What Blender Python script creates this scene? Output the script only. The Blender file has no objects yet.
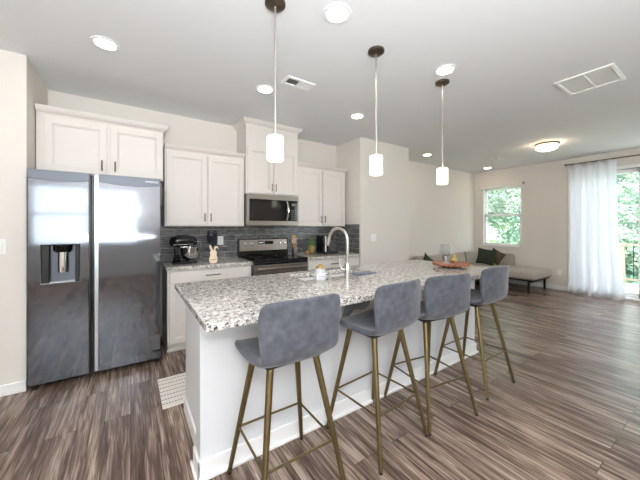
import bpy, bmesh, math, random
from mathutils import Vector, Matrix

random.seed(7)
PI = math.pi
C = bpy.context.scene.collection
sc = bpy.context.scene

# ------------------------------------------------------------------ camera, world, light, exposure
cam_d = bpy.data.cameras.new('camera')
cam_d.sensor_width = 36.0
cam_d.lens = 284.0 / 640.0 * 36.0
cam_d.shift_y = -13.5 / 640.0
cam_d.clip_start = 0.02
cam = bpy.data.objects.new('camera', cam_d)
C.objects.link(cam)
cam.location = (0, 0, 1.34)
cam.rotation_euler = (PI / 2, 0, -math.atan2(.5547, .8320))
sc.camera = cam

sc.view_settings.view_transform = 'Standard'
sc.view_settings.look = 'None'
sc.view_settings.gamma = 1.0
sc.view_settings.use_curve_mapping = False
sc.view_settings.exposure = 0.36
try:
    sc.cycles.max_bounces = 10
    sc.cycles.diffuse_bounces = 6
    sc.cycles.transparent_max_bounces = 24
    sc.cycles.sample_clamp_indirect = 6.0
    sc.cycles.caustics_reflective = False
    sc.cycles.caustics_refractive = False
except Exception:
    pass

world = bpy.data.worlds.new('world')
sc.world = world
world.use_nodes = True
_bg = world.node_tree.nodes['Background']
_bg.inputs[0].default_value = (0.88, 0.95, 1.0, 1)
_bg.inputs[1].default_value = 3.2


def add_light(name, kind, loc, rot, energy, color, **kw):
    d = bpy.data.lights.new(name, kind)
    d.energy = energy
    d.color = color
    for k, v in kw.items():
        setattr(d, k, v)
    o = bpy.data.objects.new(name, d)
    o.location = loc
    o.rotation_euler = rot
    C.objects.link(o)
    return o


# sun on the garden side only (the house itself shades the rooms)
add_light('sun', 'SUN', (0, 0, 20), (math.radians(20), math.radians(-50), 0), 9.0, (1, .97, .92), angle=.02)
# daylight fill for the two windows added behind the camera, and for the glass door
add_light('window_fill', 'AREA', (-1.2, -4.3, 1.6), (PI / 2, 0, 0), 265, (.94, .97, 1.0), shape='RECTANGLE', size=5.0, size_y=3.4)
add_light('window_fill', 'AREA', (6.35, -3.35, 1.62), (PI / 2 + .12, 0, 0), 8, (.95, .97, 1.0), shape='RECTANGLE', size=1.7, size_y=1.5)
add_light('door_daylight', 'AREA', (7.9, 1.02, 1.3), (PI / 2, 0, PI / 2), 20, (.88, .94, 1.0), shape='RECTANGLE', size=1.7, size_y=2.2)
# the photographer's flash, on a stand just over the camera, and an added lamp aimed up to brighten the ceiling
add_light('camera_flash', 'AREA', (0.0, -0.10, 1.66), (PI / 2, 0, -math.atan2(.5547, .8320)), 9, (1, .99, .98), shape='DISK', size=.20)
add_light('ceiling_fill', 'AREA', (-0.3, -1.5, 1.1), (PI, 0, 0), 260, (.94, .97, 1), shape='DISK', size=1.6)


# ------------------------------------------------------------------ helpers
def lin(c):
    r = []
    for v in c:
        v = v / 255.0
        r.append(v / 12.92 if v <= .04045 else ((v + .055) / 1.055) ** 2.4)
    return (r[0], r[1], r[2], 1)


class MB:
    def __init__(s):
        s.bm = bmesh.new()

    def box(s, x0, x1, y0, y1, z0, z1, m=None):
        vs = [s.bm.verts.new(Vector(p)) for p in
              [(x0, y0, z0), (x1, y0, z0), (x1, y1, z0), (x0, y1, z0), (x0, y0, z1), (x1, y0, z1), (x1, y1, z1), (x0, y1, z1)]]
        if m:
            for v in vs:
                v.co = m @ v.co
        for f in [(0, 3, 2, 1), (4, 5, 6, 7), (0, 1, 5, 4), (1, 2, 6, 5), (2, 3, 7, 6), (3, 0, 4, 7)]:
            s.bm.faces.new([vs[i] for i in f])
        return s

    def ring(s, c, u, v, r, n):
        return [s.bm.verts.new(c + u * (math.cos(2 * PI * i / n) * r) + v * (math.sin(2 * PI * i / n) * r)) for i in range(n)]

    def skin(s, rings, caps=True, closed=True):
        n = len(rings[0])
        for a, b in zip(rings, rings[1:]):
            for i in range(n if closed else n - 1):
                j = (i + 1) % n
                s.bm.faces.new([a[i], a[j], b[j], b[i]])
        if caps:
            s.bm.faces.new(list(reversed(rings[0])))
            s.bm.faces.new(rings[-1])

    def tube(s, pts, r, n=10, caps=True):
        pts = [Vector(p) for p in pts]
        rs = r if isinstance(r, (list, tuple)) else [r] * len(pts)
        prev = None
        rings = []
        for i, p in enumerate(pts):
            a = pts[max(i - 1, 0)]
            b = pts[min(i + 1, len(pts) - 1)]
            t = (b - a).normalized()
            if prev is None:
                u = t.orthogonal().normalized()
            else:
                u = (prev - t * prev.dot(t)).normalized()
            prev = u
            rings.append(s.ring(p, u, t.cross(u), rs[i], n))
        s.skin(rings, caps)
        return s

    def lathe(s, prof, c=(0, 0, 0), n=24, axis='z', caps=True):
        c = Vector(c)
        U, V, W = {'z': (Vector((1, 0, 0)), Vector((0, 1, 0)), Vector((0, 0, 1))),
                   'y': (Vector((0, 0, 1)), Vector((1, 0, 0)), Vector((0, 1, 0))),
                   'x': (Vector((0, 1, 0)), Vector((0, 0, 1)), Vector((1, 0, 0)))}[axis]
        rings = [s.ring(c + W * h, U, V, max(r, 1e-4), n) for r, h in prof]
        s.skin(rings, caps)
        return s

    def prism(s, poly, axis, a, b):
        """poly of 2D points extruded along axis from a to b"""
        def P(p, t):
            if axis == 'x':
                return Vector((t, p[0], p[1]))
            if axis == 'y':
                return Vector((p[0], t, p[1]))
            return Vector((p[0], p[1], t))
        A = [s.bm.verts.new(P(p, a)) for p in poly]
        B = [s.bm.verts.new(P(p, b)) for p in poly]
        n = len(poly)
        for i in range(n):
            j = (i + 1) % n
            s.bm.faces.new([A[i], A[j], B[j], B[i]])
        s.bm.faces.new(list(reversed(A)))
        s.bm.faces.new(B)
        return s

    def slab(s, us, vs, w0, w1, hole, axis):
        """grid slab over us x vs, thickness w0..w1 along axis, hole = set of (i,j) cells left out"""
        def P(u, v, w):
            return Vector({'z': (u, v, w), 'y': (u, w, v), 'x': (w, u, v)}[axis])
        nu, nv = len(us), len(vs)
        T = [[[s.bm.verts.new(P(u, v, w)) for v in vs] for u in us] for w in (w0, w1)]
        full = lambda i, j: 0 <= i < nu - 1 and 0 <= j < nv - 1 and (i, j) not in hole
        for i in range(nu - 1):
            for j in range(nv - 1):
                if not full(i, j):
                    continue
                q = [(i, j), (i + 1, j), (i + 1, j + 1), (i, j + 1)]
                for k in (0, 1):
                    s.bm.faces.new([T[k][a][b] for a, b in q])
                for (di, dj), (p, r) in (((0, -1), (0, 1)), ((1, 0), (1, 2)), ((0, 1), (2, 3)), ((-1, 0), (3, 0))):
                    if not full(i + di, j + dj):
                        a, b = q[p], q[r]
                        s.bm.faces.new([T[0][a[0]][a[1]], T[0][b[0]][b[1]], T[1][b[0]][b[1]], T[1][a[0]][a[1]]])
        return s

    def ball(s, c, r, sx=1, sy=1, sz=1, seg=16, rings=10, rot=None):
        m = Matrix.Translation(c) @ (rot or Matrix()) @ Matrix.Diagonal((r * sx, r * sy, r * sz, 1))
        bmesh.ops.create_uvsphere(s.bm, u_segments=seg, v_segments=rings, radius=1, matrix=m)
        return s


def finish(name, mb, mat, parent=None, base=None, bev=0, smooth=None, sub=0, seg=2):
    """links the mesh; vertices are given in world space and moved to the base of the thing"""
    bm = mb.bm
    loose = [v for v in bm.verts if not v.link_faces]
    if loose:
        bmesh.ops.delete(bm, geom=loose, context='VERTS')
    bmesh.ops.recalc_face_normals(bm, faces=bm.faces[:])
    if parent is not None:
        base = parent.get('_base', (0, 0, 0))
    b = Vector(base if base is not None else (0, 0, 0))
    for v in bm.verts:
        v.co -= b
    me = bpy.data.meshes.new(name)
    bm.to_mesh(me)
    bm.free()
    me.materials.append(mat)
    o = bpy.data.objects.new(name, me)
    C.objects.link(o)
    o['_base'] = tuple(b)
    if parent is not None:
        o.parent = parent
    else:
        o.location = b
    if bev:
        md = o.modifiers.new('bevel', 'BEVEL')
        md.width = bev
        md.segments = seg
        md.limit_method = 'ANGLE'
        md.angle_limit = math.radians(40)
    if sub:
        md = o.modifiers.new('subdiv', 'SUBSURF')
        md.levels = sub
        md.render_levels = sub
    if smooth is None:
        smooth = 35
    if smooth:
        me.polygons.foreach_set('use_smooth', [True] * len(me.polygons))
        try:
            me.set_sharp_from_angle(angle=math.radians(180 if sub else smooth))
        except Exception:
            pass
    return o


def thing(name, label, cat, base, group=None):
    o = bpy.data.objects.new(name, None)
    o.empty_display_size = .1
    C.objects.link(o)
    o.location = base
    o['_base'] = tuple(base)
    o['label'] = label
    o['category'] = cat
    if group:
        o['group'] = group
    return o


def tag(o, label, cat, group=None):
    o['label'] = label
    o['category'] = cat
    if group:
        o['group'] = group
    return o


def struct(name, mb, mat, **k):
    o = finish(name, mb, mat, **k)
    o['kind'] = 'structure'
    return o


def copy_tree(o, parent=None):
    c = o.copy()
    C.objects.link(c)
    if parent is not None:
        c.parent = parent
    for ch in o.children:
        copy_tree(ch, c)
    return c


# ------------------------------------------------------------------ materials
def mat(name, col, rough=.5, metal=0, **k):
    m = bpy.data.materials.new(name)
    m.use_nodes = True
    p = m.node_tree.nodes['Principled BSDF']
    p.inputs['Base Color'].default_value = col
    p.inputs['Roughness'].default_value = rough
    p.inputs['Metallic'].default_value = metal
    for kk, v in k.items():
        p.inputs[kk.replace('_', ' ')].default_value = v
    return m


def nt(m):
    n = m.node_tree
    return n, n.nodes, n.links, n.nodes['Principled BSDF']


def bumpy(m, scale=60, strength=.1, dist=.002, stretch=(1, 1, 1), vary=0.0):
    """fine procedural relief and a slight tone variation"""
    n, N, L, p = nt(m)
    tc = N.new('ShaderNodeTexCoord')
    mp = N.new('ShaderNodeMapping')
    mp.inputs['Scale'].default_value = stretch
    nz = N.new('ShaderNodeTexNoise')
    nz.inputs['Scale'].default_value = scale
    nz.inputs['Detail'].default_value = 4
    L.new(tc.outputs['Object'], mp.inputs['Vector'])
    L.new(mp.outputs[0], nz.inputs['Vector'])
    bp = N.new('ShaderNodeBump')
    bp.inputs['Strength'].default_value = strength
    bp.inputs['Distance'].default_value = dist
    L.new(nz.outputs['Fac'], bp.inputs['Height'])
    L.new(bp.outputs[0], p.inputs['Normal'])
    if vary:
        c = p.inputs['Base Color'].default_value[:]
        cr = N.new('ShaderNodeValToRGB')
        cr.color_ramp.elements[0].position = .3
        cr.color_ramp.elements[1].position = .7
        cr.color_ramp.elements[0].color = tuple([max(0, v * (1 - vary)) for v in c[:3]] + [1])
        cr.color_ramp.elements[1].color = tuple([min(1, v * (1 + vary)) for v in c[:3]] + [1])
        L.new(nz.outputs['Fac'], cr.inputs['Fac'])
        L.new(cr.outputs[0], p.inputs['Base Color'])
    return m


def emit(name, col, strength):
    m = bpy.data.materials.new(name)
    m.use_nodes = True
    p = m.node_tree.nodes['Principled BSDF']
    p.inputs['Base Color'].default_value = (.9, .9, .9, 1)
    p.inputs['Emission Color'].default_value = col
    p.inputs['Emission Strength'].default_value = strength
    return m


M = {}
M['wall'] = bumpy(mat('wall_paint', lin((225, 220, 213)), .75), 180, .05)
M['ceiling'] = bumpy(mat('ceiling_paint', lin((228, 230, 232)), .9), 120, .08)
M['trim'] = bumpy(mat('white_trim_paint', lin((243, 243, 243)), .4), 40, .01)
M['cab'] = bumpy(mat('cabinet_paint', lin((220, 215, 210)), .42), 50, .01)
M['island'] = bumpy(mat('island_paint', lin((222, 224, 227)), .45), 50, .02)
M['plate'] = bumpy(mat('white_plastic', lin((240, 240, 238)), .35), 50, .01)
M['slot'] = bumpy(mat('grey_slot', lin((120, 120, 120)), .5), 50, .01)
M['pull'] = bumpy(mat('dark_nickel', lin((112, 106, 100)), .3, 1), 50, .01)
M['nickel'] = bumpy(mat('brushed_nickel', lin((200, 196, 190)), .28, 1), 90, .02, stretch=(1, 1, 8))
M['bronze'] = bumpy(mat('aged_bronze', lin((120, 108, 96)), .35, 1), 60, .02)
M['steel'] = bumpy(mat('stainless_steel', lin((168, 160, 152)), .28, 1), 60, .03, stretch=(1, 40, 40), vary=.04)
M['fridge'] = bumpy(mat('dark_stainless', lin((108, 110, 116)), .07, 1), 40, .0, stretch=(1, 30, 30), vary=.03)
M['fridge_light'] = bumpy(mat('polished_steel_strip', lin((190, 192, 198)), .3, 1), 40, .01)
M['fridge_band'] = bumpy(mat('charcoal_metal', lin((104, 108, 116)), .45, .6), 40, .01)
M['dispenser_black'] = bumpy(mat('satin_black', lin((14, 14, 15)), .5), 60, .02)
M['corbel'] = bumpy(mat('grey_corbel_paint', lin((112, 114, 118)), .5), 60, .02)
M['black'] = bumpy(mat('black_plastic', lin((18, 18, 20)), .3), 60, .02)
M['gloss_black'] = bumpy(mat('glossy_black', lin((8, 8, 9)), .06), 20, .0)
M['chrome'] = bumpy(mat('chrome', lin((225, 225, 225)), .08, 1), 20, .0)
M['brass'] = bumpy(mat('aged_brass', lin((122, 107, 74)), .4, .9), 40, .03, vary=.1)
M['velvet'] = bumpy(mat('grey_velvet', lin((82, 84, 92)), .85, Sheen_Weight=.35, Sheen_Roughness=.4), 22, .3, .004, vary=.3)
M['sofa'] = bumpy(mat('taupe_linen', lin((168, 160, 150)), .9), 220, .2, vary=.06)
M['piping'] = bumpy(mat('dark_piping', lin((70, 62, 52)), .9), 100, .1)
M['green'] = bumpy(mat('dark_green_fabric', lin((46, 56, 44)), .9), 30, .2, vary=.5)
M['olive'] = bumpy(mat('olive_print_fabric', lin((74, 66, 46)), .9), 40, .2, vary=.6)
M['ironwork'] = bumpy(mat('black_iron', lin((24, 22, 22)), .5, .3), 60, .05)
M['peach'] = bumpy(mat('pale_peach_wood', lin((244, 224, 198)), .6), 60, .05, vary=.05)
M['wood'] = bumpy(mat('honey_wood', lin((200, 150, 96)), .55), 30, .1, stretch=(1, 1, .2), vary=.15)
M['bark'] = bumpy(mat('red_brown_wood', lin((158, 104, 78)), .6), 60, .2, vary=.35)
M['gold'] = bumpy(mat('gold', lin((216, 190, 126)), .3, 1), 60, .1)
M['glassy'] = bumpy(mat('frosted_white_glass', lin((226, 228, 230)), .12, 0, Transmission_Weight=.35), 50, .3)
M['label_blue'] = bumpy(mat('label_print', lin((150, 152, 176)), .6), 90, .05, vary=.3)
M['orange'] = bumpy(mat('amber_orange', lin((196, 148, 92)), .35), 60, .05)
M['pineapple'] = bumpy(mat('pineapple_skin', lin((140, 128, 72)), .6), 90, .6, .004, vary=.5)
M['leaf'] = bumpy(mat('green_leaf', lin((96, 130, 76)), .5), 60, .1, vary=.3)
M['navy'] = bumpy(mat('dried_flower_blue', lin((46, 48, 60)), .8), 60, .2, vary=.3)
M['deck'] = bumpy(mat('deck_boards', lin((206, 196, 180)), .7), 30, .2, stretch=(8, 1, 1), vary=.1)
M['railwood'] = bumpy(mat('rail_wood', lin((206, 186, 170)), .6), 30, .2, stretch=(8, 1, 1), vary=.08)
M['bark_tree'] = bumpy(mat('tree_bark', lin((110, 92, 74)), .9), 12, .6, stretch=(1, 1, .2), vary=.3)
M['lawn'] = bumpy(mat('lawn', lin((120, 150, 84)), .95), 6, .5, vary=.35)
M['shade'] = emit('lit_opal_glass', (1, .93, .84, 1), 2.6)
M['lamp'] = emit('lit_lamp', (1, .86, .70, 1), 30)
M['dome'] = emit('lit_alabaster', (1, .76, .52, 1), 18)
M['display'] = emit('oven_display', (.45, .5, .9, 1), .5)


def glass_mat():
    m = bpy.data.materials.new('window_glass')
    m.use_nodes = True
    N, L = m.node_tree.nodes, m.node_tree.links
    N.clear()
    o = N.new('ShaderNodeOutputMaterial')
    t = N.new('ShaderNodeBsdfTransparent')
    t.inputs[0].default_value = (.96, .985, .98, 1)
    g = N.new('ShaderNodeBsdfGlossy')
    g.inputs['Roughness'].default_value = .02
    mx = N.new('ShaderNodeMixShader')
    mx.inputs[0].default_value = .05
    L.new(t.outputs[0], mx.inputs[1])
    L.new(g.outputs[0], mx.inputs[2])
    L.new(mx.outputs[0], o.inputs[0])
    return m


M['glass'] = glass_mat()


def curtain_mat():
    m = mat('sheer_white_linen', lin((246, 247, 250)), .9)
    n, N, L, p = nt(m)
    bumpy(m, 300, .15)
    out = N['Material Output']
    tr = N.new('ShaderNodeBsdfTranslucent')
    tr.inputs[0].default_value = (.95, .96, 1, 1)
    mx = N.new('ShaderNodeMixShader')
    mx.inputs[0].default_value = .42
    L.new(p.outputs[0], mx.inputs[1])
    L.new(tr.outputs[0], mx.inputs[2])
    L.new(mx.outputs[0], out.inputs[0])
    return m


M['curtain'] = curtain_mat()


def leaf_mat():
    m = mat('tree_leaves', lin((120, 165, 110)), .6)
    n, N, L, p = nt(m)
    tc = N.new('ShaderNodeTexCoord')
    nz = N.new('ShaderNodeTexNoise')
    nz.inputs['Scale'].default_value = 1.3
    nz.inputs['Detail'].default_value = 6
    cr = N.new('ShaderNodeValToRGB')
    e = cr.color_ramp.elements
    e[0].position, e[0].color = .32, lin((96, 142, 130))
    e[1].position, e[1].color = .7, lin((212, 226, 208))
    L.new(tc.outputs['Object'], nz.inputs['Vector'])
    L.new(nz.outputs['Fac'], cr.inputs['Fac'])
    L.new(cr.outputs[0], p.inputs['Base Color'])
    out = N['Material Output']
    tr = N.new('ShaderNodeBsdfTranslucent')
    L.new(cr.outputs[0], tr.inputs[0])
    mx = N.new('ShaderNodeMixShader')
    mx.inputs[0].default_value = .4
    L.new(p.outputs[0], mx.inputs[1])
    L.new(tr.outputs[0], mx.inputs[2])
    L.new(mx.outputs[0], out.inputs[0])
    return m


M['leaves'] = leaf_mat()


def floor_mat():
    m = mat('wood_plank_floor', (1, 1, 1, 1), .27)
    m.node_tree.nodes['Principled BSDF'].inputs['Specular IOR Level'].default_value = .32
    n, N, L, p = nt(m)
    tc = N.new('ShaderNodeTexCoord')
    # planks run along Y: swap so that brick rows run along Y
    mp = N.new('ShaderNodeMapping')
    mp.inputs['Rotation'].default_value = (0, 0, PI / 2)
    br = N.new('ShaderNodeTexBrick')
    br.offset = .37
    br.offset_frequency = 2
    br.inputs['Scale'].default_value = 1
    br.inputs['Brick Width'].default_value = 1.22
    br.inputs['Row Height'].default_value = .15
    br.inputs['Mortar Size'].default_value = .0016
    br.inputs['Mortar Smooth'].default_value = .3
    br.inputs['Bias'].default_value = 0
    br.inputs['Color1'].default_value = (.15, .15, .15, 1)
    br.inputs['Color2'].default_value = (.85, .85, .85, 1)
    br.inputs['Mortar'].default_value = (.0, .0, .0, 1)
    L.new(tc.outputs['Object'], mp.inputs['Vector'])
    L.new(mp.outputs[0], br.inputs['Vector'])
    # per-plank offset of the grain
    sep = N.new('ShaderNodeSeparateColor')
    L.new(br.outputs['Color'], sep.inputs[0])
    cmb = N.new('ShaderNodeCombineXYZ')
    mul = N.new('ShaderNodeMath')
    mul.operation = 'MULTIPLY'
    mul.inputs[1].default_value = 13.0
    L.new(sep.outputs[0], mul.inputs[0])
    L.new(mul.outputs[0], cmb.inputs['X'])
    L.new(mul.outputs[0], cmb.inputs['Z'])
    add = N.new('ShaderNodeVectorMath')
    add.operation = 'ADD'
    L.new(tc.outputs['Object'], add.inputs[0])
    L.new(cmb.outputs[0], add.inputs[1])

    def noise(scl, det, dist, sx, sy):
        q = N.new('ShaderNodeMapping')
        q.inputs['Scale'].default_value = (sx, sy, 1)
        z = N.new('ShaderNodeTexNoise')
        z.inputs['Scale'].default_value = scl
        z.inputs['Detail'].default_value = det
        z.inputs['Distortion'].default_value = dist
        L.new(add.outputs[0], q.inputs['Vector'])
        L.new(q.outputs[0], z.inputs['Vector'])
        return z.outputs['Fac']
    broad = noise(1.0, 4, 1.2, 16, 1.0)
    fine = noise(1.0, 5, 1.0, 85, 3.5)
    mx = N.new('ShaderNodeMath')
    mx.operation = 'MULTIPLY_ADD'
    mx.inputs[1].default_value = .60
    L.new(fine, mx.inputs[0])
    m2 = N.new('ShaderNodeMath')
    m2.operation = 'MULTIPLY'
    m2.inputs[1].default_value = .60
    L.new(broad, m2.inputs[0])
    L.new(m2.outputs[0], mx.inputs[2])
    m3 = N.new('ShaderNodeMath')
    m3.operation = 'MULTIPLY_ADD'
    m3.inputs[1].default_value = .10
    L.new(sep.outputs[0], m3.inputs[0])
    L.new(mx.outputs[0], m3.inputs[2])
    cr = N.new('ShaderNodeValToRGB')
    cr.color_ramp.elements[0].position = .46
    cr.color_ramp.elements[0].color = lin((68, 52, 44))
    cr.color_ramp.elements[1].position = .86
    cr.color_ramp.elements[1].color = lin((192, 174, 158))
    e = cr.color_ramp.elements.new(.60)
    e.color = lin((98, 80, 70))
    e = cr.color_ramp.elements.new(.70)
    e.color = lin((138, 119, 106))
    L.new(m3.outputs[0], cr.inputs['Fac'])
    mm = N.new('ShaderNodeMix')
    mm.data_type = 'RGBA'
    L.new(br.outputs['Fac'], mm.inputs[0])
    L.new(cr.outputs[0], mm.inputs[6])
    mm.inputs[7].default_value = lin((52, 42, 36))
    L.new(mm.outputs[2], p.inputs['Base Color'])
    bp = N.new('ShaderNodeBump')
    bp.inputs['Strength'].default_value = .15
    bp.inputs['Distance'].default_value = .002
    L.new(mx.outputs[0], bp.inputs['Height'])
    L.new(bp.outputs[0], p.inputs['Normal'])
    return m


M['floor'] = floor_mat()


def granite_mat():
    m = mat('speckled_granite', (1, 1, 1, 1), .1)
    n, N, L, p = nt(m)
    tc = N.new('ShaderNodeTexCoord')

    def ramp(src, pts):
        cr = N.new('ShaderNodeValToRGB')
        e = cr.color_ramp.elements
        e[0].position, e[0].color = pts[0]
        e[1].position, e[1].color = pts[-1]
        for q in pts[1:-1]:
            x = e.new(q[0])
            x.color = q[1]
        L.new(src, cr.inputs['Fac'])
        return cr.outputs[0]

    def noise(s, d=4, r=.6):
        z = N.new('ShaderNodeTexNoise')
        z.inputs['Scale'].default_value = s
        z.inputs['Detail'].default_value = d
        z.inputs['Roughness'].default_value = r
        L.new(tc.outputs['Object'], z.inputs['Vector'])
        return z.outputs['Fac']

    def vor(s):
        z = N.new('ShaderNodeTexVoronoi')
        z.inputs['Scale'].default_value = s
        L.new(tc.outputs['Object'], z.inputs['Vector'])
        sp = N.new('ShaderNodeSeparateColor')
        L.new(z.outputs['Color'], sp.inputs[0])
        return sp.outputs[0]
    base = ramp(noise(30, 6), [(.34, lin((176, 166, 156))), (.47, lin((204, 199, 193))), (.62, lin((234, 232, 229)))])
    specks = ramp(vor(220), [(.0, (.0, 0, 0, 1)), (.16, (.0, 0, 0, 1)), (.17, (.45, .45, .45, 1)), (.34, (.5, .5, .5, 1)), (.35, (1, 1, 1, 1))])
    big = ramp(vor(110), [(.0, (.0, 0, 0, 1)), (.13, (.0, 0, 0, 1)), (.14, (1, 1, 1, 1)), (1, (1, 1, 1, 1))])
    clus = ramp(noise(42, 4), [(.40, (0, 0, 0, 1)), (.56, (1, 1, 1, 1))])
    a = N.new('ShaderNodeMix')
    a.data_type = 'RGBA'
    b = N.new('ShaderNodeMix')
    b.data_type = 'RGBA'
    mn = N.new('ShaderNodeMath')
    mn.operation = 'MINIMUM'
    L.new(specks, mn.inputs[0])
    L.new(big, mn.inputs[1])
    L.new(mn.outputs[0], b.inputs[0])
    b.inputs[6].default_value = lin((52, 49, 48))
    L.new(base, b.inputs[7])
    L.new(clus, a.inputs[0])
    L.new(b.outputs[2], a.inputs[6])
    L.new(base, a.inputs[7])
    # keep part of the speckles everywhere
    c = N.new('ShaderNodeMix')
    c.data_type = 'RGBA'
    c.inputs[0].default_value = .55
    L.new(a.outputs[2], c.inputs[6])
    L.new(b.outputs[2], c.inputs[7])
    L.new(c.outputs[2], p.inputs['Base Color'])
    return m


M['granite'] = granite_mat()


def tile_mat(name, axis):
    """glossy dark glass subway tile; axis x: wall runs along X, y: along Y"""
    m = mat(name, (1, 1, 1, 1), .12)
    n, N, L, p = nt(m)
    tc = N.new('ShaderNodeTexCoord')
    sp = N.new('ShaderNodeSeparateXYZ')
    L.new(tc.outputs['Object'], sp.inputs[0])
    cb = N.new('ShaderNodeCombineXYZ')
    L.new(sp.outputs['X' if axis == 'x' else 'Y'], cb.inputs['X'])
    L.new(sp.outputs['Z'], cb.inputs['Y'])
    br = N.new('ShaderNodeTexBrick')
    br.inputs['Scale'].default_value = 1
    br.inputs['Brick Width'].default_value = .305
    br.inputs['Row Height'].default_value = .0765
    br.inputs['Mortar Size'].default_value = .0022
    br.inputs['Bias'].default_value = 0
    br.inputs['Color1'].default_value = lin((92, 92, 93))
    br.inputs['Color2'].default_value = lin((112, 111, 111))
    br.inputs['Mortar'].default_value = lin((160, 160, 160))
    L.new(cb.outputs[0], br.inputs['Vector'])
    mp = N.new('ShaderNodeMapping')
    mp.inputs['Scale'].default_value = (9, 75, 1)
    L.new(cb.outputs[0], mp.inputs['Vector'])
    nz = N.new('ShaderNodeTexNoise')
    nz.inputs['Scale'].default_value = 1
    nz.inputs['Detail'].default_value = 3
    L.new(mp.outputs[0], nz.inputs['Vector'])
    cr = N.new('ShaderNodeValToRGB')
    cr.color_ramp.elements[0].position, cr.color_ramp.elements[0].color = .35, (.6, .6, .6, 1)
    cr.color_ramp.elements[1].position, cr.color_ramp.elements[1].color = .68, (1.6, 1.6, 1.6, 1)
    L.new(nz.outputs['Fac'], cr.inputs['Fac'])
    mx = N.new('ShaderNodeMix')
    mx.data_type = 'RGBA'
    mx.blend_type = 'MULTIPLY'
    mx.inputs[0].default_value = 1
    L.new(br.outputs['Color'], mx.inputs[6])
    L.new(cr.outputs[0], mx.inputs[7])
    L.new(mx.outputs[2], p.inputs['Base Color'])
    bp = N.new('ShaderNodeBump')
    bp.inputs['Strength'].default_value = .5
    bp.inputs['Distance'].default_value = .003
    L.new(nz.outputs['Fac'], bp.inputs['Height'])
    L.new(bp.outputs[0], p.inputs['Normal'])
    return m


M['tile_x'] = tile_mat('glass_tile_back', 'x')
M['tile_y'] = tile_mat('glass_tile_return', 'y')


def rug_mat():
    m = mat('woven_rug', lin((222, 212, 198)), .95)
    n, N, L, p = nt(m)
    tc = N.new('ShaderNodeTexCoord')
    sp = N.new('ShaderNodeSeparateXYZ')
    L.new(tc.outputs['Object'], sp.inputs[0])

    def saw(src, period, duty):
        a = N.new('ShaderNodeMath')
        a.operation = 'DIVIDE'
        a.inputs[1].default_value = period
        L.new(src, a.inputs[0])
        b = N.new('ShaderNodeMath')
        b.operation = 'FRACT'
        L.new(a.outputs[0], b.inputs[0])
        c = N.new('ShaderNodeMath')
        c.operation = 'LESS_THAN'
        c.inputs[1].default_value = duty
        L.new(b.outputs[0], c.inputs[0])
        return c.outputs[0]
    row = saw(sp.outputs['Y'], .062, .16)
    dash = saw(sp.outputs['X'], .021, .62)
    row2 = saw(sp.outputs['Y'], .031, .13)
    dash2 = saw(sp.outputs['X'], .011, .5)

    def mulm(a, b, k=1.0):
        q = N.new('ShaderNodeMath')
        q.operation = 'MULTIPLY'
        L.new(a, q.inputs[0])
        L.new(b, q.inputs[1])
        r = N.new('ShaderNodeMath')
        r.operation = 'MULTIPLY'
        r.inputs[1].default_value = k
        L.new(q.outputs[0], r.inputs[0])
        return r.outputs[0]
    mx = N.new('ShaderNodeMath')
    mx.operation = 'MAXIMUM'
    L.new(mulm(row, dash), mx.inputs[0])
    L.new(mulm(row2, dash2, .4), mx.inputs[1])
    c = N.new('ShaderNodeMix')
    c.data_type = 'RGBA'
    L.new(mx.outputs[0], c.inputs[0])
    c.inputs[6].default_value = lin((240, 234, 226))
    c.inputs[7].default_value = lin((60, 56, 52))
    L.new(c.outputs[2], p.inputs['Base Color'])
    return m


M['rug'] = rug_mat()

# ------------------------------------------------------------------ room shell
XL, XR, YB, YF, ZC = -3.0, 7.55, 3.97, -3.0, 2.74
struct('floor', MB().box(XL - .1, XR + .12, YF - .12, YB + .12, -.12, 0), M['floor'])
struct('ceiling', MB().box(XL - .1, XR + .12, YF - .12, YB + .12, ZC, ZC + .15), M['ceiling'])
struct('wall_back', MB().box(-.82, XR + .12, YB, YB + .12, 0, ZC), M['wall'])
struct('wall_left_kitchen', MB().box(XL, -.707, 3.26, YB + .12, 0, ZC), M['wall'], bev=.004)
struct('wall_pantry', MB().box(2.985, 4.127, 3.337, YB, 0, ZC), M['wall'], bev=.004)
struct('wall_left', MB().box(XL - .1, XL, YF, YB + .12, 0, ZC), M['wall'])
# right wall with window and glass door openings
DY0, DY1, DZ = .12, 1.98, 2.40
WY0, WY1, WZ0, WZ1 = 2.88, 3.76, .885, 2.31
struct('wall_right', MB().slab([YF - .12, DY0, DY1, WY0, WY1, YB], [0, WZ0, WZ1, DZ, ZC], XR, XR + .12,
                               {(1, 0), (1, 1), (1, 2), (3, 1)}, 'x'), M['wall'])
# front wall (behind the camera) with two wide windows added to supply daylight
FW = [(-2.0, .2), (5.5, 7.2)]
struct('wall_front', MB().slab([XL - .1, FW[0][0], FW[0][1], FW[1][0], FW[1][1], XR], [0, .88, 2.38, ZC], YF - .12, YF,
                               {(1, 1), (3, 1)}, 'y'), M['wall'])


def baseboard(name, poly, horiz):
    mb = MB()
    mb.box(*poly)
    return struct(name, mb, M['trim'], bev=.004)


baseboard('baseboard_left', (XL, -.707, 3.246, 3.26, 0, .088), 1)
baseboard('baseboard_right', (XR - .014, XR, DY1 + .07, YB, 0, .088), 1)
baseboard('baseboard_back', (4.127, XR, YB - .014, YB, 0, .088), 1)
baseboard('baseboard_pantry', (2.985, 4.141, 3.323, 3.337, 0, .088), 1)


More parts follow.
